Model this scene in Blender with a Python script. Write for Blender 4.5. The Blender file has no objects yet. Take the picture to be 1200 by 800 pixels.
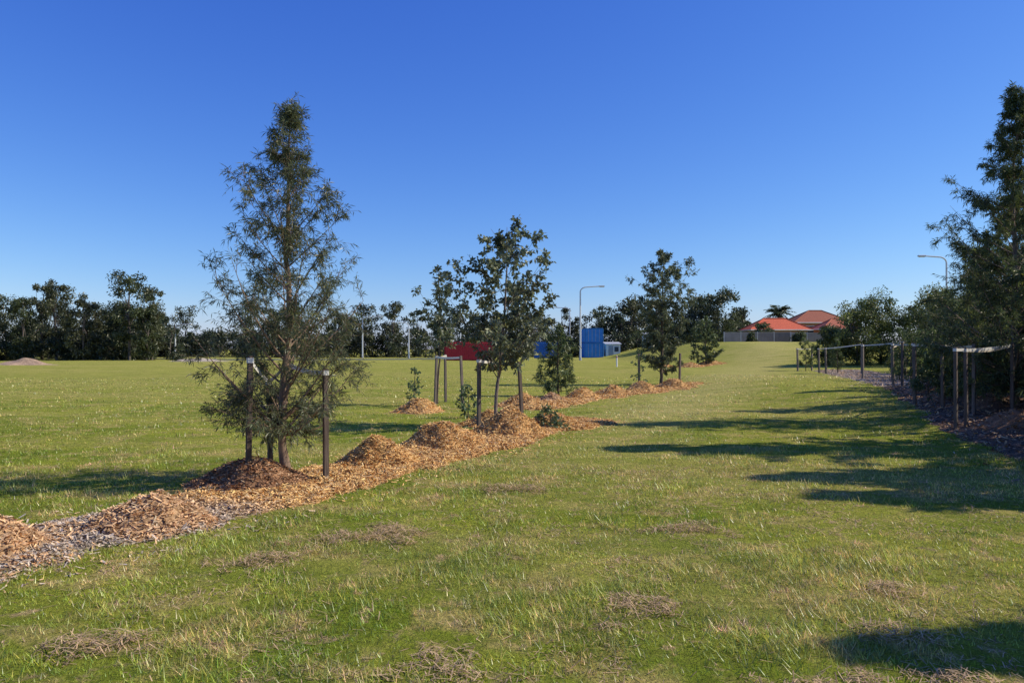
import bpy, math, numpy as np
from mathutils import Vector
scene=bpy.context.scene
try:
    scene.view_settings.view_transform='Standard'; scene.view_settings.look='None'; scene.view_settings.exposure=0
except Exception as e: print(e)
PI=math.pi
# ------------------------------------------------------------ noise
_tab=np.random.default_rng(7).random((256,256))
def vn(x,y,s=1.0,o=0.0):
    x=np.asarray(x,float)*s+o+100.3; y=np.asarray(y,float)*s+o*1.7+57.1
    xi=np.floor(x).astype(int); yi=np.floor(y).astype(int); fx=x-xi; fy=y-yi
    fx=fx*fx*(3-2*fx); fy=fy*fy*(3-2*fy)
    a=_tab[xi%256,yi%256]; b=_tab[(xi+1)%256,yi%256]; c=_tab[xi%256,(yi+1)%256]; d=_tab[(xi+1)%256,(yi+1)%256]
    return (a*(1-fx)+b*fx)*(1-fy)+(c*(1-fx)+d*fx)*fy
def ss(a,b,x):
    t=np.clip((np.asarray(x,float)-a)/(b-a),0,1); return t*t*(3-2*t)
def ground_z(x,y):
    x=np.asarray(x,float); y=np.asarray(y,float)
    z=0.05*(vn(x,y,.35)-.5)+0.03*(vn(x,y,1.3,5)-.5)
    z=z+0.25*(vn(x,y,.06,9)-.5)*ss(20,60,y)
    z=z+0.22*ss(6.5,10,x)*ss(70,30,y)
    z=z+2.3*ss(45,96,y)*ss(13,27,x)
    return z
# ------------------------------------------------------------ mesh helpers
def make_obj(name,parts,mats,parent=None,smooth=()):
    """parts: list of (verts Nx3, faces MxK, mat index, col Nx3 or None)"""
    V=[];C=[];LI=[];LS=[];LT=[];MI=[];SM=[];off=0;lo=0
    for p in parts:
        v,f,m,c=p
        v=np.asarray(v,float).reshape(-1,3); f=np.asarray(f,int)
        if len(f)==0: continue
        V.append(v)
        if c is None: c=np.ones((len(v),3))*.5
        c=np.asarray(c,float)
        if c.ndim==1: c=np.tile(c,(len(v),1))
        C.append(np.hstack([c,np.ones((len(v),1))]))
        k=f.shape[1]
        LI.append((f+off).ravel()); LS.append(lo+np.arange(len(f))*k); LT.append(np.full(len(f),k))
        MI.append(np.full(len(f),m)); SM.append(np.full(len(f),m in smooth))
        off+=len(v); lo+=f.size
    V=np.vstack(V);C=np.vstack(C);LI=np.concatenate(LI);LS=np.concatenate(LS);LT=np.concatenate(LT);MI=np.concatenate(MI);SM=np.concatenate(SM)
    me=bpy.data.meshes.new(name)
    me.vertices.add(len(V)); me.vertices.foreach_set('co',V.astype(np.float32).ravel())
    me.loops.add(len(LI)); me.loops.foreach_set('vertex_index',LI.astype(np.int32))
    me.polygons.add(len(LS)); me.polygons.foreach_set('loop_start',LS.astype(np.int32))
    try: me.polygons.foreach_set('loop_total',LT.astype(np.int32))
    except Exception: pass
    me.polygons.foreach_set('material_index',MI.astype(np.int32))
    me.polygons.foreach_set('use_smooth',SM.astype(bool))
    at=me.color_attributes.new('col','FLOAT_COLOR','POINT')
    at.data.foreach_set('color',C.astype(np.float32).ravel())
    for m in mats: me.materials.append(m)
    me.update(calc_edges=True); me.validate()
    ob=bpy.data.objects.new(name,me); scene.collection.objects.link(ob)
    if parent: ob.parent=parent
    return ob
def empty(name,loc=(0,0,0)):
    e=bpy.data.objects.new(name,None); e.empty_display_size=.3; e.location=loc; scene.collection.objects.link(e); return e
def unit(v):
    v=np.asarray(v,float); n=np.linalg.norm(v,axis=-1,keepdims=True); return v/np.maximum(n,1e-9)
def tube(P,R,n=6,m=0,col=None,cap=True):
    P=np.asarray(P,float); k=len(P); R=np.broadcast_to(np.asarray(R,float),(k,))
    T=np.zeros_like(P); T[1:-1]=P[2:]-P[:-2]; T[0]=P[1]-P[0]; T[-1]=P[-1]-P[-2]; T=unit(T)
    ref=np.array([0.13,0.97,0.2]) if abs(T[0][2])>.7 else np.array([0,0,1.])
    A=unit(np.cross(T,ref)); B=np.cross(T,A)
    a=np.arange(n)*2*PI/n
    V=(P[:,None,:]+R[:,None,None]*(A[:,None,:]*np.cos(a)[None,:,None]+B[:,None,:]*np.sin(a)[None,:,None])).reshape(-1,3)
    i=np.arange(k-1)[:,None]*n; j=np.arange(n)[None,:]; j2=(j+1)%n
    F=np.stack([i+j,i+j2,i+n+j2,i+n+j],-1).reshape(-1,4)
    out=[(V,F,m,col)]
    if cap:
        out.append((V[-n:],np.arange(n)[None,:],m,col if col is None or np.ndim(col)==1 else col[-n:]))
    return out
def box(x0,x1,y0,y1,z0,z1,m=0,col=None,b=0.0):
    if b>0:
        def ring(i,z): return [(x0+i,y0+i,z),(x1-i,y0+i,z),(x1-i,y1-i,z),(x0+i,y1-i,z)]
        V=ring(b,z0)+ring(0,z0+b)+ring(0,z1-b)+ring(b,z1)
        F=[(3,2,1,0)]
        for r in range(3):
            for j in range(4): F.append((r*4+j,r*4+(j+1)%4,r*4+4+(j+1)%4,r*4+4+j))
        F.append((12,13,14,15)); return [(V,F,m,col)]
    V=[(x0,y0,z0),(x1,y0,z0),(x1,y1,z0),(x0,y1,z0),(x0,y0,z1),(x1,y0,z1),(x1,y1,z1),(x0,y1,z1)]
    F=[(3,2,1,0),(4,5,6,7),(0,1,5,4),(1,2,6,5),(2,3,7,6),(3,0,4,7)]
    return [(V,F,m,col)]
def leaves(rng,pos,dirs,L,W,col,m=1):
    n=len(pos); d=unit(dirs); s=unit(np.cross(d,rng.normal(size=(n,3))))
    L=np.asarray(L)*rng.uniform(.6,1.3,n); W=np.asarray(W)*rng.uniform(.7,1.2,n)
    a=pos; b=pos+d*(L*.5)[:,None]+s*(W*.5)[:,None]; c=pos+d*L[:,None]; c[:,2]-=L*.12; e=pos+d*(L*.5)[:,None]-s*(W*.5)[:,None]
    V=np.stack([a,b,c,e],1).reshape(-1,3); F=np.arange(4*n).reshape(-1,4)
    return (V,F,m,np.repeat(col,4,axis=0))
# ------------------------------------------------------------ materials
def newmat(name):
    m=bpy.data.materials.new(name); m.use_nodes=True; nt=m.node_tree; nt.nodes.clear()
    return m,nt,nt.nodes.new('ShaderNodeOutputMaterial')
def N(nt,t,**k):
    n=nt.nodes.new(t)
    for a,b in k.items(): setattr(n,a,b)
    return n
def attr_mat(name,rough=.9,nscale=30,namp=.35,bump=0.0,trans=0.0,gloss=0.0,stretch=None):
    m,nt,out=newmat(name); L=nt.links
    at=N(nt,'ShaderNodeAttribute',attribute_name='col')
    tc=N(nt,'ShaderNodeTexCoord'); mp=N(nt,'ShaderNodeMapping')
    if stretch: mp.inputs['Scale'].default_value=stretch
    L.new(tc.outputs['Object'],mp.inputs[0])
    nz=N(nt,'ShaderNodeTexNoise'); nz.inputs['Scale'].default_value=nscale; nz.inputs['Detail'].default_value=4
    L.new(mp.outputs[0],nz.inputs['Vector'])
    mr=N(nt,'ShaderNodeMapRange'); mr.inputs[1].default_value=.3; mr.inputs[2].default_value=.7; mr.inputs[3].default_value=1-namp; mr.inputs[4].default_value=1+namp
    L.new(nz.outputs[0],mr.inputs[0])
    mu=N(nt,'ShaderNodeVectorMath',operation='SCALE'); L.new(at.outputs['Color'],mu.inputs[0]); L.new(mr.outputs[0],mu.inputs['Scale'])
    col=mu.outputs[0]
    if trans>0:
        df=N(nt,'ShaderNodeBsdfDiffuse'); tr=N(nt,'ShaderNodeBsdfTranslucent'); gl=N(nt,'ShaderNodeBsdfGlossy'); gl.inputs['Roughness'].default_value=.4
        gl.inputs['Color'].default_value=(.68,.66,.58,1)
        L.new(col,df.inputs[0])
        hs=N(nt,'ShaderNodeHueSaturation'); hs.inputs['Value'].default_value=1.6; hs.inputs['Hue'].default_value=.485; hs.inputs['Saturation'].default_value=1.15
        L.new(col,hs.inputs['Color']); L.new(hs.outputs[0],tr.inputs[0])
        a=N(nt,'ShaderNodeMixShader'); a.inputs[0].default_value=trans; L.new(df.outputs[0],a.inputs[1]); L.new(tr.outputs[0],a.inputs[2])
        b=N(nt,'ShaderNodeMixShader'); b.inputs[0].default_value=gloss; L.new(a.outputs[0],b.inputs[1]); L.new(gl.outputs[0],b.inputs[2])
        L.new(b.outputs[0],out.inputs[0])
    else:
        p=N(nt,'ShaderNodeBsdfPrincipled'); p.inputs['Roughness'].default_value=rough; p.inputs['Specular IOR Level'].default_value=.25
        L.new(col,p.inputs['Base Color'])
        if bump>0:
            bp=N(nt,'ShaderNodeBump'); bp.inputs['Strength'].default_value=.8; bp.inputs['Distance'].default_value=bump
            L.new(nz.outputs[0],bp.inputs['Height']); L.new(bp.outputs[0],p.inputs['Normal'])
        L.new(p.outputs[0],out.inputs[0])
    return m
M_leaf=attr_mat('foliage',trans=.3,gloss=.045,nscale=3,namp=.2)
M_bark=attr_mat('bark',nscale=25,namp=.4,bump=.01,stretch=(1,1,.25))
M_wood=attr_mat('weathered_timber',nscale=60,namp=.35,bump=.004,stretch=(1,1,.08))
M_strap=attr_mat('webbing_strap',nscale=40,namp=.08)
M_mulch=attr_mat('wood_mulch',nscale=28,namp=.5,bump=.03)
M_chip=attr_mat('wood_chips',nscale=90,namp=.25)
M_paint=attr_mat('painted_surface',rough=.55,nscale=1.5,namp=.12)
M_metal=attr_mat('galvanised_steel',rough=.5,nscale=4,namp=.06)
M_straw=attr_mat('straw',nscale=60,namp=.2,trans=.15,gloss=.02)
def lawn_color(nt):
    """shared lawn colour from object coordinates"""
    L=nt.links; tc=N(nt,'ShaderNodeTexCoord'); src=tc.outputs['Object']
    fl=N(nt,'ShaderNodeVectorMath',operation='MULTIPLY'); fl.inputs[1].default_value=(1,1,0); L.new(src,fl.inputs[0]); v=fl.outputs[0]
    def noise(s,det=4,rough=.55,sc=None):
        n=N(nt,'ShaderNodeTexNoise'); n.inputs['Scale'].default_value=s; n.inputs['Detail'].default_value=det; n.inputs['Roughness'].default_value=rough
        if sc:
            mp=N(nt,'ShaderNodeMapping'); mp.inputs['Scale'].default_value=sc; L.new(v,mp.inputs[0]); L.new(mp.outputs[0],n.inputs['Vector'])
        else: L.new(v,n.inputs['Vector'])
        return n.outputs[0]
    def rng_(o,a,b,c=0,d=1):
        r=N(nt,'ShaderNodeMapRange'); r.interpolation_type='SMOOTHSTEP'
        for i,x in enumerate((a,b,c,d)): r.inputs[i+1].default_value=x
        L.new(o,r.inputs[0]); return r.outputs[0]
    def mix(f,a,b):
        m=N(nt,'ShaderNodeMix',data_type='RGBA')
        if isinstance(f,float): m.inputs[0].default_value=f
        else: L.new(f,m.inputs[0])
        for s,q in ((6,a),(7,b)):
            if isinstance(q,tuple): m.inputs[s].default_value=q
            else: L.new(q,m.inputs[s])
        return m.outputs[2]
    def mt(op,a,b):
        m=N(nt,'ShaderNodeMath',operation=op)
        for i,q in enumerate((a,b)):
            if q is None: continue
            if isinstance(q,(int,float)): m.inputs[i].default_value=q
            else: L.new(q,m.inputs[i])
        return m.outputs[0]
    green=mix(rng_(noise(.5),.38,.62),(.225,.29,.026,1),(.39,.41,.05,1))
    c=mix(rng_(noise(1.5,6,.68),.48,.62,0,.85),green,(.60,.47,.15,1))
    c=mix(rng_(noise(.10,6,.62,(.45,1.5,1)),.46,.61,0,.65),c,(.55,.46,.13,1))
    c=mix(rng_(noise(4.2,7,.7),.55,.66,0,.85),c,(.60,.41,.21,1))
    sx=N(nt,'ShaderNodeSeparateXYZ'); L.new(v,sx.inputs[0])
    far=rng_(sx.outputs[1],9,40,0,.5)
    c=mix(far,c,(.50,.45,.12,1))
    ctr=mt('ADD',mt('MULTIPLY',sx.outputs[1],.38),-3.5); d=mt('ABSOLUTE',mt('SUBTRACT',sx.outputs[0],ctr),None)
    wd=mt('ADD',mt('MULTIPLY',sx.outputs[1],.055),1.3); q=mt('ADD',mt('DIVIDE',d,wd),mt('MULTIPLY',noise(.6,5,.6),1.2))
    worn=mt('MULTIPLY',rng_(q,1.7,.7,0,.6),rng_(sx.outputs[1],9,20))
    c=mix(worn,c,(.64,.53,.20,1))
    return c,noise,rng_,mix,v
def ground_material():
    m,nt,out=newmat('lawn_ground'); L=nt.links
    c,noise,rng_,mix,v=lawn_color(nt)
    c=mix(rng_(noise(60,3),.40,.72,0,.6),c,(.09,.08,.03,1))
    c=mix(rng_(noise(9,6,.7),.42,.66,0,.6),c,(.14,.15,.03,1))
    c=mix(rng_(noise(.9,7,.7,(.4,1.4,1)),.47,.63,0,.5),c,(.20,.245,.035,1))
    p=N(nt,'ShaderNodeBsdfDiffuse'); L.new(c,p.inputs[0])
    bp=N(nt,'ShaderNodeBump'); bp.inputs['Strength'].default_value=1; bp.inputs['Distance'].default_value=.06
    L.new(noise(22,6,.7),bp.inputs['Height']); L.new(bp.outputs[0],p.inputs['Normal'])
    L.new(p.outputs[0],out.inputs[0]); return m
def blade_material():
    m,nt,out=newmat('grass_blades'); L=nt.links
    c,noise,rng_,mix,v=lawn_color(nt)
    at=N(nt,'ShaderNodeAttribute',attribute_name='col')
    mu=N(nt,'ShaderNodeVectorMath',operation='MULTIPLY'); L.new(c,mu.inputs[0]); L.new(at.outputs['Color'],mu.inputs[1])
    df=N(nt,'ShaderNodeBsdfDiffuse'); tr=N(nt,'ShaderNodeBsdfTranslucent'); L.new(mu.outputs[0],df.inputs[0]); L.new(mu.outputs[0],tr.inputs[0])
    a=N(nt,'ShaderNodeMixShader'); a.inputs[0].default_value=.4; L.new(df.outputs[0],a.inputs[1]); L.new(tr.outputs[0],a.inputs[2])
    gl=N(nt,'ShaderNodeBsdfGlossy'); gl.inputs['Roughness'].default_value=.4
    b=N(nt,'ShaderNodeMixShader'); b.inputs[0].default_value=.05; L.new(a.outputs[0],b.inputs[1]); L.new(gl.outputs[0],b.inputs[2])
    L.new(b.outputs[0],out.inputs[0]); return m
# ------------------------------------------------------------ ground
s=np.linspace(-6.1,6.1,420); gx=5*np.sinh(s)
t=np.linspace(-2.6,6.1,420); gy=8+5*np.sinh(t)
X,Y=np.meshgrid(gx,gy); Z=ground_z(X,Y)
n=len(gx); k=len(gy)
ii=(np.arange(k-1)[:,None]*n+np.arange(n-1)[None,:]).ravel()
F=np.stack([ii,ii+1,ii+n+1,ii+n],1)
make_obj('ground',[(np.stack([X.ravel(),Y.ravel(),Z.ravel()],1),F,0,None)],[ground_material()],smooth=(0,))
# ------------------------------------------------------------ mulch beds
ORANGE=(.85,.49,.18);TAN=(.72,.44,.22);BROWN=(.44,.23,.11);GREY=(.54,.43,.32);DARK=(.27,.155,.09)
BEDS={
 'mulch_bed':dict(poly=[(-5.2,4.6),(-4.1,5.9),(-3.2,7.3),(-2.5,8.8),(-1.6,10.6),(-.7,12.6),(.25,14.6),(1.3,16.2)],hw=.8,
   mounds=[(-4.25,5.95,.72,.30,TAN),(-3.2,6.9,.66,.31,TAN),(-2.95,8.95,.82,.33,BROWN),(-1.85,10.5,.66,.36,ORANGE),(-1.1,12.5,.82,.40,ORANGE),(-.05,14.3,.78,.46,ORANGE),(.85,15.6,.75,.28,ORANGE),(-.5,15.9,.6,.3,ORANGE)],
   base=lambda x,y:(GREY,ORANGE,ss(7.0,8.0,y+.3*x+.8)),box=(-6.4,2.8,3.4,17.6),res=.045,n=110000,cs=.85),
 'mulch_bed.001':dict(poly=[(.6,20.5),(1.6,23.0),(3.4,26.2),(6.4,30.2),(7.4,32.5)],hw=.65,
   mounds=[(-2.35,19.4,.68,.34,ORANGE),(.3,21.4,.85,.36,ORANGE),(2.2,24.7,.75,.36,ORANGE),(3.45,26.5,.75,.36,ORANGE),(4.85,28.6,.8,.36,ORANGE),(6.3,30.4,.85,.40,ORANGE),(1.2,23.2,.6,.25,TAN)],
   base=lambda x,y:(ORANGE,ORANGE,0*x),box=(-3.4,9,18.2,34),res=.09,n=30000,cs=1.4),
 'mulch_bed.002':dict(poly=[(14.5,62),(17.5,66)],hw=.9,mounds=[(14.3,61.5,1.2,.4,ORANGE),(16.9,65.5,1.3,.4,ORANGE),(12,60,1.0,.3,ORANGE)],
   base=lambda x,y:(ORANGE,ORANGE,0*x),box=(10,20,58,69),res=.2,n=5000,cs=2.5),
 'mulch_bed.003':dict(poly=[(8.6,6.0),(8.6,9.5),(9.6,14),(11.6,19),(14.3,26),(17.2,35),(21.5,50)],hw=1.75,
   mounds=[(8.6,11.2,.95,.3,BROWN),(9.3,13.9,1.1,.36,BROWN),(10.4,16.6,1.1,.36,DARK),(11.0,19.2,1.0,.36,BROWN),(12.4,22.5,1.1,.36,BROWN),(13.6,25,1.1,.3,TAN)],
   base=lambda x,y:(DARK,GREY,ss(25,29,y)),box=(6,24.5,5,53),res=.12,n=42000,cs=1.5),
}
def poly_dist(x,y,P):
    d=np.full(np.shape(x),1e9)
    for (ax,ay),(bx,by) in zip(P[:-1],P[1:]):
        vx,vy=bx-ax,by-ay; t=np.clip(((x-ax)*vx+(y-ay)*vy)/(vx*vx+vy*vy),0,1)
        d=np.minimum(d,np.hypot(x-ax-t*vx,y-ay-t*vy))
    return d
def bed_H(b,x,y):
    x=np.asarray(x,float); y=np.asarray(y,float)
    hw=b['hw']; d=poly_dist(x,y,b['poly'])+(vn(x,y,1.9,3)-.5)*.45+(vn(x,y,7,8)-.5)*.18
    H=.045*ss(hw,hw*.7,d)
    c0,c1,f=b['base'](x,y); f=np.asarray(f)[...,None]; C=np.asarray(c0)*(1-f)+np.asarray(c1)*f+np.zeros(x.shape+(3,))
    for i,(mx,my,R,h,col) in enumerate(b['mounds']):
        r=np.hypot(x-mx,y-my)/R+(vn(x,y,2.6,i*3.1)-.5)*.34+(vn(x,y,8,i)-.5)*.08
        hm=h*(1-ss(-.15,1.06,r))*1.06
        w=(hm>H+.01)[...,None]; C=np.where(w,np.asarray(col),C); H=np.maximum(H,hm)
    rough=(vn(x,y,9,2)-.5)*.045+(vn(x,y,22,4)-.5)*.03
    H=np.where(H>.004,H+rough*ss(.004,.06,H),0)
    return H,C
def mulch_h(x,y):
    h=np.zeros(np.shape(x))
    for b in BEDS.values():
        q,_=bed_H(b,x,y); h=np.maximum(h,q)
    return h
def gz(x,y): return float(ground_z(x,y))+float(mulch_h(np.array([x]),np.array([y]))[0])
for bi,(nm,b) in enumerate(BEDS.items()):
    x0,x1,y0,y1=b['box']; r=b['res']; rg=np.random.default_rng(50+bi)
    X,Y=np.meshgrid(np.arange(x0,x1,r),np.arange(y0,y1,r)); H,C=bed_H(b,X,Y); Z=ground_z(X,Y)+H-.006
    Z=Z+rg.normal(0,.006,Z.shape)*(H>.01); n=X.shape[1]; k=X.shape[0]
    C=C*.64*rg.uniform(.6,1.15,C.shape[:2])[...,None]
    ii=(np.arange(k-1)[:,None]*n+np.arange(n-1)[None,:]).ravel(); Q=np.stack([ii,ii+1,ii+n+1,ii+n],1)
    hf=H.ravel(); Q=Q[(hf[Q].max(1)>.008)]
    parts=[(np.stack([X.ravel(),Y.ravel(),Z.ravel()],1),Q,0,C.reshape(-1,3))]
    px=rg.uniform(x0,x1,b['n']*4); py=rg.uniform(y0,y1,b['n']*4); h,c=bed_H(b,px,py)
    kp=(h>.006)|((rg.random(len(h))<.045)&(poly_dist(px,py,b['poly'])<b['hw']*1.5)); px,py,h,c=px[kp][:b['n']],py[kp][:b['n']],h[kp][:b['n']],c[kp][:b['n']]
    nn=len(px); pz=ground_z(px,py)+h+rg.uniform(-.004,.014,nn)
    a=rg.uniform(0,2*PI,nn); tl=rg.normal(0,.35,nn); D=np.stack([np.cos(a)*np.cos(tl),np.sin(a)*np.cos(tl),np.sin(tl)],1)
    up=unit(np.stack([rg.normal(0,.45,nn),rg.normal(0,.45,nn),np.ones(nn)],1)); S=unit(np.cross(D,up))
    l=rg.gamma(3,.0075,nn)[:,None]*b['cs']+.008; w=rg.uniform(.004,.011,nn)[:,None]*b['cs']
    P=np.stack([px,py,pz],1)
    V=np.stack([P-D*l-S*w,P+D*l-S*w*.6,P+D*l*.9+S*w,P-D*l*.9+S*w*.8],1).reshape(-1,3)
    # fresh chips spilled over the older weathered ones
    spill=(c[:,0]-c[:,2]<.24)&(rg.random(nn)<.12+.5*ss(.4,.7,vn(px,py,3,17))); c=c.copy(); c[spill]=np.array(TAN)
    cc=c*rg.uniform(.4,1.3,nn)[:,None]; pale=rg.random(nn)<.12; cc[pale]=cc[pale]*.5+np.array([.42,.33,.2])
    cc=np.minimum(cc,.88)
    parts.append((V,np.arange(4*nn).reshape(-1,4),1,np.repeat(cc,4,axis=0)))
    make_obj(nm,parts,[M_mulch,M_chip],smooth=(0,))
# ------------------------------------------------------------ grass
THATCH=[(.74,4.75,.2),(2.1,4.25,.18),(1.55,6.8,.3),(2.45,5.05,.15),(-1.3,6.4,.4),(-.3,3.75,.3),(1.5,3.6,.22),(.0,8.6,.3),(2.2,3.7,.25),(.55,4.4,.09),(-1.9,5.7,.25),(-2.2,4.1,.2)]
rg=np.random.default_rng(3)
def thatch_mask(x,y):
    m=np.zeros(np.shape(x))
    for i,(a,b,r) in enumerate(THATCH):
        q=np.hypot((x-a)/1.3,y-b)/r+(vn(x,y,5,i)-.5)*1.3+(vn(x,y,15,i)-.5)*.5; m=np.maximum(m,ss(1.15,.2,q))
    return m
parts=[]
for (d0,d1,cnt,ln,wd) in ((3.0,6.5,190000,.055,.006),(6.5,12,180000,.055,.0095),(12,22,120000,.055,.016),(22,42,80000,.06,.032)):
    y=np.sqrt(rg.uniform(d0**2,d1**2,cnt)); x=rg.uniform(-.82,.82,cnt)*y
    if d0==3.0: x=rg.uniform(-.9,.9,cnt)*y
    dens=.12+1.1*vn(x,y,3.2,11)+.7*(vn(x,y,14,1)-.5)+.6*(vn(x,y,1.1,13)-.5)
    kp=(rg.random(cnt)<dens)&(mulch_h(x,y)<.02)&(rg.random(cnt)>thatch_mask(x,y)*.8)
    x,y=x[kp],y[kp]; n=len(x); z=ground_z(x,y)-.004
    a=rg.uniform(0,2*PI,n); lean=rg.uniform(.35,1.45,n); D=np.stack([np.cos(a)*np.sin(lean),np.sin(a)*np.sin(lean),np.cos(lean)],1)
    b=a+PI/2+rg.normal(0,.5,n); S=np.stack([np.cos(b),np.sin(b),0*b],1)
    l=(ln*rg.uniform(.4,1.4,n)*(.25+1.2*vn(x,y,2.1,6)))[:,None]; w=(wd*rg.uniform(.6,1.2,n))[:,None]*.5
    P=np.stack([x,y,z],1)
    V=np.stack([P-S*w,P+S*w,P+D*l],1).reshape(-1,3)
    v=rg.uniform(.45,1.75,n)*(.65+.7*vn(x,y,5,2)); c=np.stack([v*rg.uniform(.75,1.1,n),v,v*rg.uniform(.7,1.2,n)],1)
    dry=rg.random(n)<(.05+.30*vn(x,y,1.4,21)); c[dry]=np.stack([v*1.6,v*1.2,v*1.9],1)[dry]
    parts.append((V,np.arange(3*n).reshape(-1,3),0,np.repeat(c,3,axis=0)))
make_obj('lawn_grass',parts,[blade_material()])
# dead clippings
n=34000; y=np.sqrt(rg.uniform(9,110,n*9)); x=rg.uniform(-.85,.85,n*9)*y
tm=thatch_mask(x,y); kp=(rg.random(n*9)<tm*.9+.12*ss(.5,.8,vn(x,y,1.9,33))+.01)&(mulch_h(x,y)<.02); x,y,tm=x[kp],y[kp],tm[kp]; n=len(x)
z=ground_z(x,y)+rg.uniform(0,.045,n)*(.25+tm); a=rg.uniform(0,2*PI,n); e=rg.normal(0,.3,n)
D=np.stack([np.cos(a)*np.cos(e),np.sin(a)*np.cos(e),np.sin(e)],1); S=np.stack([-np.sin(a),np.cos(a),0*a],1)
l=rg.uniform(.010,.045,n)[:,None]; P=np.stack([x,y,z],1); w=.0024
V=np.stack([P-D*l-S*w,P+D*l-S*w,P+D*l+S*w,P-D*l+S*w],1).reshape(-1,3)
c=np.array([.56,.39,.22])*rg.uniform(.35,1.3,n)[:,None]
make_obj('dry_grass_clippings',[(V,np.arange(4*n).reshape(-1,4),0,np.repeat(c,4,axis=0))],[M_straw])
# ------------------------------------------------------------ trees
def detailed_tree(name,x,y,H,prof,seed,nprim=44,nsec=7,ntw=5,nleaf=14,L=.09,W=.013,rise=.7,droop=.3,tr=.045,low=.18,col=(.05,.08,.03),bark=(.12,.09,.065),lean=(0,0),spread=.9,sag=.08,var=(.45,1.12)):
    rng=np.random.default_rng(seed); z0=gz(x,y)-.05; parts=[]
    base=np.array([x,y,z0]); fr=[p[0] for p in prof]; rr=[p[1] for p in prof]
    m=16; t=np.linspace(0,1,m); wob=np.cumsum(rng.normal(0,.016*H/4,(m,2)),axis=0); wob-=wob[0]
    TP=np.stack([base[0]+wob[:,0]+lean[0]*t**1.3,base[1]+wob[:,1]+lean[1]*t**1.3,base[2]+t*H*.98],1)
    TR=tr*(1-t)**.75+.004; TR[0]*=1.35
    parts+=tube(TP,TR,8,0,bark)
    tp=lambda q:np.array([np.interp(q,t,TP[:,i]) for i in range(3)])
    tw_a=[];tw_b=[];tw_c=[]
    for i in range(nprim):
        f=low+(1-low)*((i+rng.random())/nprim); R=np.interp(f,fr,rr)*rng.uniform(*var)
        az=i*2.399+rng.uniform(-.5,.5); za=np.clip(f*H-R*rise*rng.uniform(.7,1.3),.10*H,.96*H)/H
        A=tp(za); dr=np.array([math.cos(az),math.sin(az),0]); c0=tp(f*.99)
        B=np.array([c0[0]+dr[0]*R,c0[1]+dr[1]*R,base[2]+f*H])
        q=np.linspace(0,1,7)[:,None]; mid=(A+B)/2+np.array([0,0,-sag*R])+rng.normal(0,.06*R,3)
        Pp=(1-q)**2*A+2*q*(1-q)*mid+q*q*B
        r0=max(.004,tr*.36*(1-za)+.002); parts+=tube(Pp,np.linspace(r0,.0025,7),5,0,bark,False)
        cf=rng.uniform(.75,1.25); bd=unit(B-A)
        ns=max(3,int(round(nsec*(.5+.5*R/max(rr)))))
        for j in range(ns):
            u=rng.uniform(.15,1.0); k=u*6; k0=min(int(k),5); p=Pp[k0]+(Pp[k0+1]-Pp[k0])*(k-k0)
            l=rng.uniform(.22,.5)*(R*.55+.2); sd=unit(bd+rng.normal(0,.6,3)*spread+np.array([0,0,.12])); e=p+sd*l; e[2]-=droop*l*.3
            md=(p+e)/2+rng.normal(0,.05*l,3)+np.array([0,0,.05*l])
            parts+=tube([p,md,e],[.004,.0026,.0015],3,0,bark,False)
            for g in range(ntw):
                v=rng.uniform(.15,1); a=p+(e-p)*v; td=unit(sd+rng.normal(0,.7,3)*spread); l2=rng.uniform(.10,.26)*(.5+R*.5)
                b=a+td*l2; b[2]-=droop*l2*.5
                tw_a.append(a);tw_b.append(b);tw_c.append(cf)
                parts+=tube([a,b],[.002,.001],3,0,bark,False)
    a=np.array(tw_a);b=np.array(tw_b);cf=np.array(tw_c); ix=np.repeat(np.arange(len(a)),nleaf); n=len(ix)
    pos=a[ix]+(b-a)[ix]*rng.uniform(0,1.02,n)[:,None]
    d=unit(b-a)[ix]*.55+rng.normal(0,.55,(n,3)); d[:,2]-=droop
    cc=np.array(col)*(cf[ix]*rng.uniform(.6,1.4,n))[:,None]; yl=rng.random(n)<.12; cc[yl]*=np.array([1.9,1.6,1.1])
    parts.append(leaves(rng,pos,d,np.full(n,L),np.full(n,W),cc))
    return make_obj(name,parts,[M_bark,M_leaf],smooth=(0,))
wprof=[(.12,.55),(.19,.92),(.33,1.04),(.45,1.0),(.58,.96),(.7,.72),(.8,.52),(.9,.28),(1,.04)]
detailed_tree('wattle_tree',-2.72,9.25,4.42,wprof,14,nprim=74,nsec=9,ntw=5,nleaf=13,L=.085,W=.0105,low=.12,col=(.10,.118,.062),bark=(.23,.155,.105),tr=.05,droop=.3,rise=1.0,var=(.45,1.16),spread=.9)
eprof=[(.34,.5),(.43,.95),(.56,1.22),(.72,1.25),(.85,1.0),(.94,.6),(1,.2)]
detailed_tree('eucalyptus_tree',-.33,15.6,4.05,eprof,25,nprim=40,nsec=8,ntw=5,nleaf=7,L=.088,W=.055,low=.36,col=(.125,.148,.09),bark=(.2,.16,.13),tr=.034,droop=.4,rise=.95,var=(.55,1.08),lean=(.22,0))
sprof=[(.3,.25),(.5,.6),(.75,.7),(.9,.45),(1,.15)]
detailed_tree('eucalyptus_tree',-2.15,22,3.95,sprof,31,nprim=18,nsec=6,ntw=4,nleaf=6,L=.11,W=.055,low=.48,col=(.105,.128,.075),tr=.028,rise=1.1)
bprof=[(.05,.5),(.3,.75),(.6,.7),(.85,.4),(1,.1)]
detailed_tree('young_shrub_tree',1.55,25.6,2.35,bprof,41,nprim=32,nsec=6,ntw=4,nleaf=9,L=.12,W=.03,low=.12,col=(.09,.125,.055),tr=.035)
tprof=[(.1,.5),(.25,.9),(.42,.9),(.6,1.2),(.78,1.4),(.9,1.0),(1,.35)]
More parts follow.
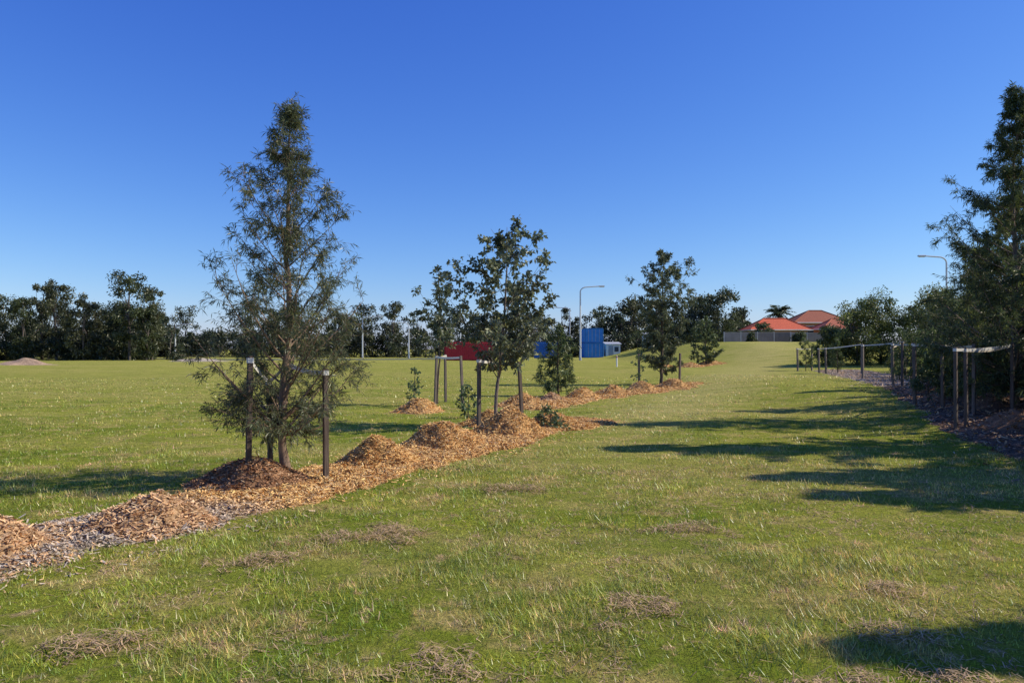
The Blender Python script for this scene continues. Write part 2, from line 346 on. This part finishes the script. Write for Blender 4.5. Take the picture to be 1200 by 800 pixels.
detailed_tree('eucalyptus_tree',6.4,33,5.8,tprof,53,nprim=52,nsec=8,ntw=5,nleaf=10,L=.14,W=.042,low=.15,col=(.095,.115,.065),tr=.065,rise=.9,var=(.5,1.12))
detailed_tree('eucalyptus_tree',16.4,65,3.9,[(.1,.8),(.4,1.3),(.8,1.0),(1,.3)],61,nprim=24,nsec=6,ntw=4,nleaf=8,L=.22,W=.09,low=.1,col=(.085,.115,.055),tr=.06)
detailed_tree('eucalyptus_tree',12.2,60,2.6,[(.1,.4),(.4,.7),(.8,.5),(1,.2)],62,nprim=14,nsec=5,ntw=4,nleaf=8,L=.2,W=.08,low=.15,col=(.085,.115,.06),tr=.05)
for i,(sx,sy,h) in enumerate([(-2.75,21.5,1.15),(-1.0,17.5,.8),(.75,15.0,.4),(5.2,31.5,1.6)]):
    detailed_tree('eucalyptus_sapling',sx,sy,h,[(.1,.2),(.5,.34),(1,.1)],70+i,nprim=8,nsec=3,ntw=3,nleaf=4,L=.085,W=.05,low=.15,col=(.095,.14,.07),tr=.012)
rprof=[(.05,1.3),(.2,1.85),(.4,1.75),(.55,1.4),(.7,1.0),(.85,.55),(1,.08)]
RC=(.075,.10,.042)
detailed_tree('wattle_tree',10.6,16.2,6.8,rprof,81,nprim=110,nsec=10,ntw=5,nleaf=15,L=.11,W=.017,low=.06,col=RC,tr=.075,droop=.35,rise=.85,var=(.5,1.1),bark=(.2,.15,.11))
detailed_tree('wattle_tree',10.3,12.6,6.6,rprof,82,nprim=84,nsec=10,ntw=5,nleaf=13,L=.15,W=.036,low=.10,col=RC,tr=.09,droop=.3)
detailed_tree('wattle_tree',10.6,9.8,5.6,rprof,85,nprim=80,nsec=10,ntw=5,nleaf=13,L=.15,W=.038,low=.10,col=RC,tr=.08,droop=.3)
detailed_tree('wattle_tree',9.8,8.5,4.9,rprof,87,nprim=76,nsec=9,ntw=5,nleaf=13,L=.15,W=.038,low=.10,col=RC,tr=.07,droop=.3)
detailed_tree('wattle_tree',12.8,19.6,5.4,rprof,83,nprim=80,nsec=9,ntw=5,nleaf=14,L=.13,W=.024,low=.06,col=RC,tr=.08,droop=.3,rise=.85,var=(.5,1.12))
detailed_tree('wattle_tree',15.0,24.5,4.6,rprof,86,nprim=60,nsec=8,ntw=5,nleaf=12,L=.14,W=.026,low=.08,col=RC,tr=.08,droop=.3,rise=.85,var=(.5,1.12))
detailed_tree('wattle_tree',7.75,4.25,4.5,wprof,84,nprim=60,nsec=9,ntw=5,nleaf=13,L=.13,W=.03,low=.15,tr=.05)
# ---- clumped crowns
def clump_tree(rng,x,y,H,Wd,nc=16,nl=110,size=.3,col=(.045,.06,.03),low=.25,cr=.26,z0=None,bark=(.13,.105,.085)):
    z0=float(ground_z(x,y)) if z0 is None else z0; out=[]
    P=np.array([[x,y,z0-.2],[x+rng.normal(0,.1),y,z0+H*.3],[x+rng.normal(0,.3),y,z0+H*.6],[x+rng.normal(0,.3),y,z0+H*.9]])
    r=.017*H; out+=tube(P,[r,r*.8,r*.5,r*.15],6,0,bark,False)
    ph=rng.uniform(0,2*PI,nc); f=rng.uniform(low,1,nc); pr=np.sqrt(np.clip(1-((f-.55)/.55)**2,0.05,1))*rng.uniform(.25,1.05,nc)
    C=np.stack([x+np.cos(ph)*pr*Wd*.5*.85,y+np.sin(ph)*pr*Wd*.5*.85,z0+f*H*.94],1)
    for c in C[:10]:
        a=P[1]+(P[2]-P[1])*rng.random(); out+=tube([a,(a+c)/2+rng.normal(0,.2,3),c],[r*.35,r*.2,r*.08],4,0,bark,False)
    n=nc*nl; ix=np.repeat(np.arange(nc),nl); g=unit(rng.normal(size=(n,3)))*(rng.random(n)**.5)[:,None]
    rad=(cr*Wd*rng.uniform(.45,1.25,nc))[ix][:,None]*np.array([1,1,.75])
    pos=C[ix]+g*rad; pos[:,2]=np.maximum(pos[:,2],z0+.05); d=rng.normal(size=(n,3)); d[:,2]-=.6
    cl=rng.uniform(.65,1.4,nc)[ix]*rng.uniform(.6,1.4,n); cc=np.array(col)*cl[:,None]
    out.append(leaves(rng,pos,d,np.full(n,size),np.full(n,size*.45),cc)); return out
rng=np.random.default_rng(99)
parts=[]
for (x,y,H,w) in [(-78,102,12,8),(-73,98,10,6.5),(-69.5,100,12.2,5.2),(-66,97,9.8,4.6),(-63,103,11.2,4.8),(-60.6,95,8.0,4.4),(-57.5,97,10.2,4.8),(-55,101,7.6,4.4),(-53,95,8.6,4.4),(-50.6,99,7.0,3.8),(-47.8,96,11.6,5.4),(-46.4,99,10,4),(-45.2,95,6.6,3),(-85,100,11,8),(-92,102,11,8),(-100,100,10,8),(-65,108,8.4,6),(-56,108,8.0,6),(-71,108,9.4,7),(-51,107,7.6,5)]:
    parts+=clump_tree(rng,x,y,H,w,nc=40,nl=110,size=.34,low=.08,cr=.185,col=(.056,.07,.03) if rng.random()<.6 else (.084,.092,.044))
for i in range(46):
    x=rng.uniform(-95,-44.5); parts+=clump_tree(rng,x,rng.uniform(95,104),rng.uniform(2,4.2),3.6,nc=9,nl=80,size=.34,low=.03,col=(.05,.062,.03))
make_obj('distant_tree_stand',parts,[M_bark,M_leaf])
parts=[]
x=-92.
while x<66:
    d=rng.uniform(138,160); H=rng.uniform(7.4,10.8)
    if -14<x<-1: H=rng.uniform(6,8.8)
    if x>2: H=rng.uniform(7.8,10.1)
    if x>36: H=rng.uniform(4,5)
    if -62<x<-50: H=rng.uniform(4,6)
    parts+=clump_tree(rng,x,d,H,rng.uniform(4,7.5),nc=24,nl=80,size=.5,low=.06,cr=.2,col=(.05,.062,.03) if rng.random()<.6 else (.07,.078,.04)); x+=rng.uniform(1.5,3.2)
for i in range(150):
    x=rng.uniform(-95,60); parts+=clump_tree(rng,x,rng.uniform(134,148),rng.uniform(3,5.2) if x<36 else rng.uniform(2,3.5),5.5,nc=8,nl=60,size=.5,low=.03,col=(.042,.054,.028))
make_obj('distant_tree_line',parts,[M_bark,M_leaf])
def one(name,*a,**k): return make_obj(name,clump_tree(rng,*a,**k),[M_bark,M_leaf])
one('gum_tree',-57,128,8.3,5,nc=20,nl=34,size=.4,low=.35,cr=.16)
one('gum_tree',30.6,114,7.8,8,nc=34,nl=110,size=.42,low=.2,cr=.2,col=(.06,.075,.036))
one('gum_tree',25.5,114,6.2,6,nc=20,nl=120,size=.45,low=.15)
one('gum_tree',35.5,120,5.6,5,nc=20,nl=100,size=.45,low=.15)
parts=[]
for (x,y,H,w) in [(25.2,56,4.7,4.4),(27.4,57,5.5,5),(29.8,55,5.0,4.6),(32.5,57,5.9,5),(35.5,58,5.2,5),(38,60,5.8,6),(23.6,57,2.8,2.6),(42,63,6,6),(47,66,6,6)]:
    parts+=clump_tree(rng,x,y,H,w,nc=42,nl=200,size=.19,low=.05,cr=.19,col=(.08,.108,.034) if rng.random()<.6 else (.105,.125,.042))
make_obj('shrubbery',parts,[M_bark,M_leaf])
parts=[]
for (x,y,H,w) in [(14.6,19.5,3.7,3),(16.5,24,3.8,3.2),(18.0,28,3.9,3.4),(19.8,32,4.0,3.4),(21.8,37,4.1,3.8),(24.0,42,4.2,4),(26.5,47,4.4,4.4),(14.2,15.5,3.6,3),(14.2,12,3.2,3),(13.0,17.6,3.3,2.8),(17.4,26,3.8,3),(19.0,30,3.9,3.2),(13.2,9.5,3,3),(12.4,14.2,2.8,2.4),(15.4,21.8,3.7,3),(12.5,15.9,3.2,2.4),(13.8,18.6,3.4,2.8),(20.9,34.5,4.0,3.4),(22.9,39.5,4.2,3.8),(16.0,23,3.4,2.8)]:
    parts+=clump_tree(rng,x,y,H,w,nc=30,nl=240,size=.13,low=.02,cr=.2,col=(.04,.056,.023))
make_obj('hedge',parts,[M_bark,M_leaf])
parts=[]
for (x,y,H,w) in [(38.8,94,1.9,3),(41.0,93,2.6,3.2),(43.6,91,3.4,4),(47,90,3.4,4),(20,112,3,5),(23.5,112,3.4,5),(27,108,3,4),(50,90,4,5),(35.4,94.8,1.2,1.6),(31,112,3,5),(29.5,94.5,1.0,1.4),(33.2,101,2.6,2.6)]:
    parts+=clump_tree(rng,x,y,H,w,nc=14,nl=100,size=.3,low=.03,col=(.07,.09,.04))
make_obj('shrubbery',parts,[M_bark,M_leaf])
# ------------------------------------------------------------ tree guards
WOODC=(.10,.078,.062)
def guard(stakes,ties,seed=0,w=.024,col=WOODC):
    rg=np.random.default_rng(seed); e=empty('tree_stake_guard'); tops=[]
    for i,(x,y,h) in enumerate(stakes):
        z=gz(x,y); lx,ly=rg.normal(0,.03,2)
        P=np.array([[x,y,z-.15],[x+lx*.5,y+ly*.5,z+h*.5],[x+lx,y+ly,z+h]])
        V=tube(P,[w*1.3,w*1.3,w*1.25],4,0,np.array(col)*rg.uniform(.75,1.25))
        make_obj('stake_%d'%(i+1),V,[M_wood],parent=e); tops.append(P[2])
    for i,(a,b,drop) in enumerate(ties):
        A=tops[a]-np.array([0,0,.05]); B=(tops[b]-np.array([0,0,.05])) if isinstance(b,int) else np.array(b)
        q=np.linspace(0,1,9)[:,None]; C=A+(B-A)*q; C[:,2]-=drop*np.sin(q[:,0]*PI)
        h=.026; up=np.array([0,0,h]); side=unit(np.cross(B-A,[0,0,1]))*.002
        F=[];V=np.vstack([C-up-side,C+up-side,C+up+side,C-up+side]); k=9
        for j in range(8):
            for r in range(4): F.append((r*k+j,r*k+j+1,((r+1)%4)*k+j+1,((r+1)%4)*k+j))
        make_obj('tie_strap_%d'%(i+1),[(V,F,0,(.76,.72,.62) if i%2==0 else (.62,.54,.4))],[M_strap],parent=e)
        make_obj('strap_wrap_%d'%(i+1),tube([A-up*1.1,A+up*1.1],[w*1.55]*2,4,0,(.7,.66,.58)),[M_strap],parent=e)
    return e
guard([(-3.0,8.75,1.22),(-2.98,9.5,1.08),(-2.2,9.1,1.3)],[(0,1,.01),(1,(-2.72,9.27,1.42),.02),(2,(-2.70,9.27,1.40),.03)],1,col=(.11,.08,.06),w=.03)
guard([(-.66,15.3,1.38),(.22,16.3,1.3)],[(0,1,.02)],2,w=.034)
guard([(-2.2,21.9,1.4),(-1.95,22.6,1.4),(-1.3,20.4,1.4)],[(0,2,.02),(1,0,.02)],3,w=.032,col=(.15,.12,.1))
guard([(5.4,32.6,1.35),(7.15,32.8,1.3)],[],4,w=.04,col=(.15,.12,.1))
guard([(8.2,14.2,1.5),(8.45,14.3,1.45),(9.9,15.2,1.45)],[(0,2,.03),(1,2,.05)],5,w=.03,col=(.13,.10,.08))
guard([(9.75,18.6,1.5),(9.7,17.3,1.42),(10.6,18.4,1.5),(9.55,15.9,1.45)],[(0,2,.02),(1,3,.02),(1,2,.02)],6,w=.032,col=(.14,.11,.09))
guard([(15.3,33.5,1.5),(16.9,33.0,1.65),(15.6,31.5,1.4)],[(0,1,.02),(2,1,.02)],7,w=.042,col=(.17,.14,.115))
guard([(18.2,44.5,1.5),(19.8,43.5,1.7),(18.6,46.5,1.5)],[(0,1,.02),(2,1,.02)],8,w=.048,col=(.17,.14,.115))
guard([(18.6,50,1.5),(19.9,51,1.5)],[(0,1,.02)],9,w=.05,col=(.17,.14,.115))
guard([(13.4,27.0,1.5),(13.0,25.6,1.5),(14.2,26.6,1.5)],[(0,2,.02)],10,w=.036,col=(.14,.11,.09))
guard([(11.2,21.4,1.5),(12.1,21.8,1.5)],[(0,1,.03)],11,w=.034,col=(.14,.11,.09))
YC=(.085,.12,.05)
for (sx,sy,h,sd_) in [(16.3,32.3,2.2,91),(19.0,44.8,2.0,92),(13.7,26.4,2.1,93),(11.7,21.6,1.9,94),(19.3,50.5,2.2,95),(10.1,18.1,1.8,96)]:
    detailed_tree('wattle_sapling',sx,sy,h,[(.1,.35),(.4,.6),(.8,.4),(1,.1)],sd_,nprim=18,nsec=5,ntw=4,nleaf=9,L=.12,W=.028,low=.2,tr=.025,col=YC)
# ------------------------------------------------------------ street lamps
def lamp(x,y,H,arm,sgn):
    z=float(ground_z(x,y)); P=[(x,y,z),(x,y,z+H*.5),(x,y,z+H-.7)]
    for q in np.linspace(0,1,6)[1:]:
        P.append((x+sgn*arm*(1-math.cos(q*PI/2))*.35,y,z+H-.7+.62*math.sin(q*PI/2)))
    xe=x+sgn*arm; P.append((xe,y,z+H+.02)); r=[.13,.11,.09]+[.075]*5+[.07]
    pr=tube(P,r,8,0,(.6,.62,.63))
    pr+=tube([(x,y,z),(x,y,z+.35)],[.19,.17],8,0,(.4,.41,.42))
    a,b=sorted((xe,xe+sgn*.75)); pr+=box(a,b,y-.16,y+.16,z+H-.06,z+H+.12,0,(.6,.61,.62),b=.04)
    pr+=box(a+.12,b-.06,y-.12,y+.12,z+H-.1,z+H-.062,0,(.75,.75,.7))
    make_obj('street_lamp',pr,[M_metal])
lamp(8.9,100,9.6,2.4,1); lamp(-25.3,130,7.0,2.6,1); lamp(-17.2,128,6.0,2.6,-1); lamp(11.3,150,9.6,3.6,-1); lamp(45.3,80,9.4,2.2,-1); lamp(-8.6,128,5.0,2.6,-1)
lamp(-57,130,5.6,2,1)
# ------------------------------------------------------------ containers
def container(name,x0,y0,L,Wd,Hh,z0,col,along='x'):
    e=empty(name); n=int(L/.14)
    def corr(ax,fixed,out):
        V=[];F=[]
        for i in range(n*2+1):
            q=.1+(L-.2)*i/(n*2); o=out*(.05 if (i//2)%2 else 0.0)
            for z in (z0+.15,z0+Hh-.12):
                V.append((x0+q,fixed+o,z) if ax=='x' else (fixed+o,y0+q,z))
        for i in range(n*2): F.append((2*i,2*i+2,2*i+3,2*i+1))
        return [(V,F,0,col)]
    LX,LY=(L,Wd) if along=='x' else (Wd,L)
    if along=='x': pr=corr('x',y0,-1)+corr('x',y0+Wd,1)
    else: pr=corr('y',x0,-1)+corr('y',x0+Wd,1)
    make_obj('side_walls',pr,[M_paint],parent=e)
    c2=np.array(col)*.75; pr=[]
    for px in (x0,x0+LX-.12):
        for py in (y0,y0+LY-.12): pr+=box(px,px+.12,py,py+.12,z0,z0+Hh-.13,0,c2)
    pr+=box(x0+.005,x0+LX-.005,y0+.005,y0+LY-.005,z0+Hh-.128,z0+Hh,0,c2,b=.01)+box(x0+.01,x0+LX-.01,y0+.01,y0+LY-.01,z0+.02,z0+.15,0,c2)
    make_obj('frame_and_roof',pr,[M_paint],parent=e)
    pr=[]
    if along=='x':
        for xe in (x0+.04,x0+LX-.1): pr+=box(xe,xe+.05,y0+.13,y0+LY-.13,z0+.152,z0+Hh-.13,0,col)
        for k in (.2,.4,.6,.8): pr+=tube([(x0-.0,y0+LY*k,z0+.2),(x0-.0,y0+LY*k,z0+Hh-.2)],.025,6,0,(.5,.5,.5))
    else:
        for ye in (y0+.05,y0+LY-.1): pr+=box(x0+.13,x0+LX-.13,ye,ye+.05,z0+.152,z0+Hh-.13,0,col)
        for k in (.2,.4,.6,.8): pr+=tube([(x0+LX*k,y0+.01,z0+.2),(x0+LX*k,y0+.01,z0+Hh-.2)],.025,6,0,(.5,.5,.5))
    make_obj('end_doors',pr,[M_paint],parent=e)
container('shipping_container',-8.8,100,6.4,2.44,2.45,float(ground_z(-5,101)),(.42,.03,.04))
zb=float(ground_z(12,130))
container('shipping_container',11.9,126,6.0,3.1,2.45,zb,(.05,.25,.62),'y')
container('shipping_container',11.95,126.05,5.9,3.0,2.4,zb+2.452,(.06,.27,.66),'y')
container('shipping_container',3.5,120,3.6,2.44,2.6,float(ground_z(5,121)),(.03,.13,.42))
def shed(x0,x1,y0,y1,z0,h):
    e=empty('site_shed'); make_obj('walls',box(x0,x1,y0,y1,z0,z0+h,0,(.7,.7,.68)),[M_paint],parent=e)
    make_obj('roof',[([(x0-.2,y0-.2,z0+h+.004),(x1+.2,y0-.2,z0+h+.004),(x1+.2,y1+.2,z0+h+.35),(x0-.2,y1+.2,z0+h+.35),(x0-.2,y0-.2,z0+h+.1),(x1+.2,y0-.2,z0+h+.1),(x1+.2,y1+.2,z0+h+.45),(x0-.2,y1+.2,z0+h+.45)],[(3,2,1,0),(4,5,6,7),(0,1,5,4),(1,2,6,5),(2,3,7,6),(3,0,4,7)],0,(.45,.46,.48))],[M_paint],parent=e)
    make_obj('door',box(x0+.4,x0+1.2,y0-.04,y0-.003,z0+.05,z0+2,0,(.3,.32,.35)),[M_paint],parent=e)
    make_obj('window',box(x1-1.0,x1-.3,y0-.03,y0-.003,z0+1,z0+1.8,0,(.05,.06,.07)),[M_paint],parent=e)
shed(15.8,18.2,129,132,zb,2.2)
shed(20.5,24,118,121,float(ground_z(22,119)),1.9)
# ------------------------------------------------------------ houses
M_tile=attr_mat('roof_tiles',rough=.8,nscale=8,namp=.25)
M_brick=attr_mat('brickwork',rough=.9,nscale=20,namp=.3)
M_glass=attr_mat('window_glass',rough=.1,nscale=2,namp=.1)
def house(x0,x1,y0,y1,z0,eave,ridge,rc,wc,name='brick_house'):
    e=empty(name); make_obj('walls',box(x0,x1,y0,y1,z0-.3,eave-.02,0,wc),[M_brick],parent=e)
    o=.55; a=x0-o;b=x1+o;c=y0-o;d=y1+o; ins=min((d-c)/2,(b-a)/2-.6); ym=(c+d)/2
    V=[(a,c,eave),(b,c,eave),(b,d,eave),(a,d,eave),(a+ins,ym,ridge),(b-ins,ym,ridge)]
    make_obj('hip_roof',[(V,[(0,1,5,4),(2,3,4,5)],0,rc),(V,[(1,2,5),(3,0,4)],0,rc),(V,[(3,2,1,0)],0,(.6,.58,.55))],[M_tile],parent=e)
    pr=tube([V[4],V[5]],.12,6,0,np.array(rc)*.85)
    for p,q in ((0,4),(3,4),(1,5),(2,5)): pr+=tube([V[p],V[q]],.1,6,0,np.array(rc)*.85)
    make_obj('ridge_capping',pr,[M_tile],parent=e)
    pr=[]
    for (p,q) in ((V[0],V[1]),(V[1],V[2]),(V[2],V[3]),(V[3],V[0])):
        pr+=tube([np.array(p)-[0,0,.08],np.array(q)-[0,0,.08]],.09,6,0,(.65,.62,.56))
    make_obj('gutters',pr,[M_paint],parent=e)
    k=max(2,int((x1-x0)/3)); pr=[];fr=[]
    for i in range(k):
        cx=x0+(x1-x0)*(i+.5)/k; fr+=box(cx-.8,cx+.8,y0-.05,y0-.003,eave-1.65,eave-.5,0,(.7,.7,.68)); pr+=box(cx-.7,cx+.7,y0-.08,y0-.052,eave-1.55,eave-.6,0,(.04,.05,.06))
    make_obj('window_frames',fr,[M_paint],parent=e); make_obj('windows',pr,[M_glass],parent=e)
house(33.6,41.2,107,111.5,2.3,4.2,5.8,(.6,.13,.06),(.36,.2,.13))
house(43.0,51.0,116,122,2.3,5.5,7.4,(.32,.11,.06),(.36,.22,.15))
house(43.2,48.0,106,110,2.3,4.3,5.7,(.42,.13,.07),(.36,.2,.14))
# fence
e=empty('metal_panel_fence'); pr=[];po=[]
fx=np.linspace(26.8,41.5,8); FH=1.15
for i in range(7):
    a,b=fx[i],fx[i+1]; zz=float(ground_z((a+b)/2,97)); n=22; V=[];F=[]
    for j in range(n+1):
        q=a+.04+(b-a-.08)*j/n; o=.03 if j%2 else 0
        V+=[(q,97+o,zz+.0),(q,97+o,zz+FH)]
    for j in range(n): F.append((2*j,2*j+2,2*j+3,2*j+1))
    pr.append((V,F,0,np.array([.30,.26,.235])*np.random.default_rng(i).uniform(.6,1.3))); po+=box(a-.06,a+.06,96.94,97.05,zz-.2,zz+FH+.12,0,(.5,.47,.43)); po+=box(a+.065,b-.065,96.97,97.045,zz+FH+.003,zz+FH+.06,0,(.45,.42,.39))
make_obj('panels',pr,[M_paint],parent=e); make_obj('posts_and_rails',po,[M_paint],parent=e)
# palm
rp=np.random.default_rng(5); z=2.2; px,py=42.2,121.5; PH=4.9
pr=tube([(px,py,z),(px+.1,py,z+2.6),(px,py,z+PH)],[.3,.24,.26],8,0,(.16,.12,.09))
for i in range(46):
    a=i*2.4; el=rp.uniform(-.35,1.25); L=rp.uniform(2.1,2.8); q=np.linspace(0,1,9)
    h=L*np.cos(el)*q+ .15*q; zz=z+PH+L*np.sin(el)*q-1.1*q**2; R=np.stack([px+np.cos(a)*h,py+np.sin(a)*h,zz],1)
    pr+=tube(R,np.linspace(.04,.01,9),3,0,(.08,.09,.04),False)
    n=60; t=rp.uniform(.1,1,n)*8; k0=np.minimum(t.astype(int),7); pos=R[k0]+(R[k0+1]-R[k0])*(t-k0)[:,None]
    sd=np.array([-math.sin(a),math.cos(a),0]); d=sd*np.where(np.arange(n)%2,1,-1)[:,None]+unit(R[-1]-R[0])*.5+np.array([0,0,-.35])
    pr.append(leaves(rp,pos,d,np.full(n,.5),np.full(n,.09),np.tile([.055,.075,.033],(n,1))*rp.uniform(.7,1.4,n)[:,None]))
make_obj('palm_tree',pr,[M_bark,M_leaf])
# road strip & kerb far left, dirt heap
xs=np.linspace(-120,-3,80); V=[];F=[]
m_as=attr_mat('asphalt',nscale=3,namp=.2)
for x in xs: V+=[(x,108,float(ground_z(x,108))+.03),(x,115,float(ground_z(x,115))+.03)]
for j in range(79): F.append((2*j,2*j+2,2*j+3,2*j+1))
make_obj('road',[(V,F,0,(.06,.06,.06))],[m_as])
pr=[]
for j in range(79):
    a,b=xs[j],xs[j+1]; z=float(ground_z(a,107.8)); pr+=box(a,b-.01,107.7,107.98,z-.1,z+.15,0,(.42,.41,.38))
make_obj('kerb',pr,[M_brick])
def heap(name,cx,cy,rx,ry,h,col,seed):
    rg=np.random.default_rng(seed); g=np.linspace(-1,1,60); X,Y=np.meshgrid(g,g); R=np.hypot(X,Y)+(vn(X*3,Y*3,1,seed)-.5)*.4
    x=cx+X*rx; y=cy+Y*ry; Z=ground_z(x,y)-.03+h*(1-ss(-.2,.95,R))*(.7+.6*vn(x,y,.8,seed)); ii=(np.arange(59)[:,None]*60+np.arange(59)[None,:]).ravel()
    c=np.array(col)*rg.uniform(.7,1.25,3600)[:,None]
    make_obj(name,[(np.stack([x.ravel(),y.ravel(),Z.ravel()],1),np.stack([ii,ii+1,ii+61,ii+60],1),0,c)],[M_mulch],smooth=(0,))
heap('dirt_mound',-44.5,70,3.2,2,.65,(.40,.27,.17),3); heap('dirt_mound',-36,88,5,3,.4,(.45,.37,.26),6)
make_obj('marker_post',tube([(8.6,63,float(ground_z(8.6,63))-.1),(8.6,63,float(ground_z(8.6,63))+.9)],[.06,.06],8,0,(.75,.75,.72))+tube([(8.6,63,float(ground_z(8.6,63))+.75),(8.6,63,float(ground_z(8.6,63))+.83)],[.066,.066],8,0,(.5,.05,.04)),[M_paint])
# ------------------------------------------------------------ light, sky, camera
el=math.radians(38); az=math.radians(88)
sd=Vector((math.sin(az)*math.cos(el),math.cos(az)*math.cos(el),math.sin(el)))
sl=bpy.data.lights.new('sun','SUN'); sl.energy=5.0; sl.angle=math.radians(.5); sl.color=(1,.93,.80)
so=bpy.data.objects.new('sun',sl); so.rotation_euler=sd.to_track_quat('Z','Y').to_euler(); so.location=(30,10,30); scene.collection.objects.link(so)
w=bpy.data.worlds.new('World'); scene.world=w; w.use_nodes=True; nt=w.node_tree; nt.nodes.clear()
sk=nt.nodes.new('ShaderNodeTexSky'); sk.sky_type='NISHITA'; sk.sun_disc=False; sk.sun_elevation=el; sk.sun_rotation=az; sk.air_density=1.0; sk.dust_density=.25; sk.ozone_density=2.5
sp=nt.nodes.new('ShaderNodeSeparateColor'); cb=nt.nodes.new('ShaderNodeCombineColor'); nt.links.new(sk.outputs[0],sp.inputs[0])
for i,(ex,g) in enumerate(((1.45,1.12),(1.22,1.14),(.68,1.28))):
    a=nt.nodes.new('ShaderNodeMath'); a.operation='MULTIPLY'; a.inputs[1].default_value=.1; nt.links.new(sp.outputs[i],a.inputs[0])
    b=nt.nodes.new('ShaderNodeMath'); b.operation='POWER'; b.inputs[1].default_value=ex; nt.links.new(a.outputs[0],b.inputs[0])
    c=nt.nodes.new('ShaderNodeMath'); c.operation='MULTIPLY'; c.inputs[1].default_value=g*10; nt.links.new(b.outputs[0],c.inputs[0]); nt.links.new(c.outputs[0],cb.inputs[i])
bg=nt.nodes.new('ShaderNodeBackground'); bg.inputs[1].default_value=.1; wo=nt.nodes.new('ShaderNodeOutputWorld')
nt.links.new(cb.outputs[0],bg.inputs[0]); nt.links.new(bg.outputs[0],wo.inputs[0])
cd=bpy.data.cameras.new('camera'); cd.lens=27; cd.sensor_width=36; cd.clip_end=5000; cd.clip_start=.05
co=bpy.data.objects.new('camera',cd); co.location=(0,0,1.6); co.rotation_euler=(math.radians(90.5),0,0); scene.collection.objects.link(co); scene.camera=co
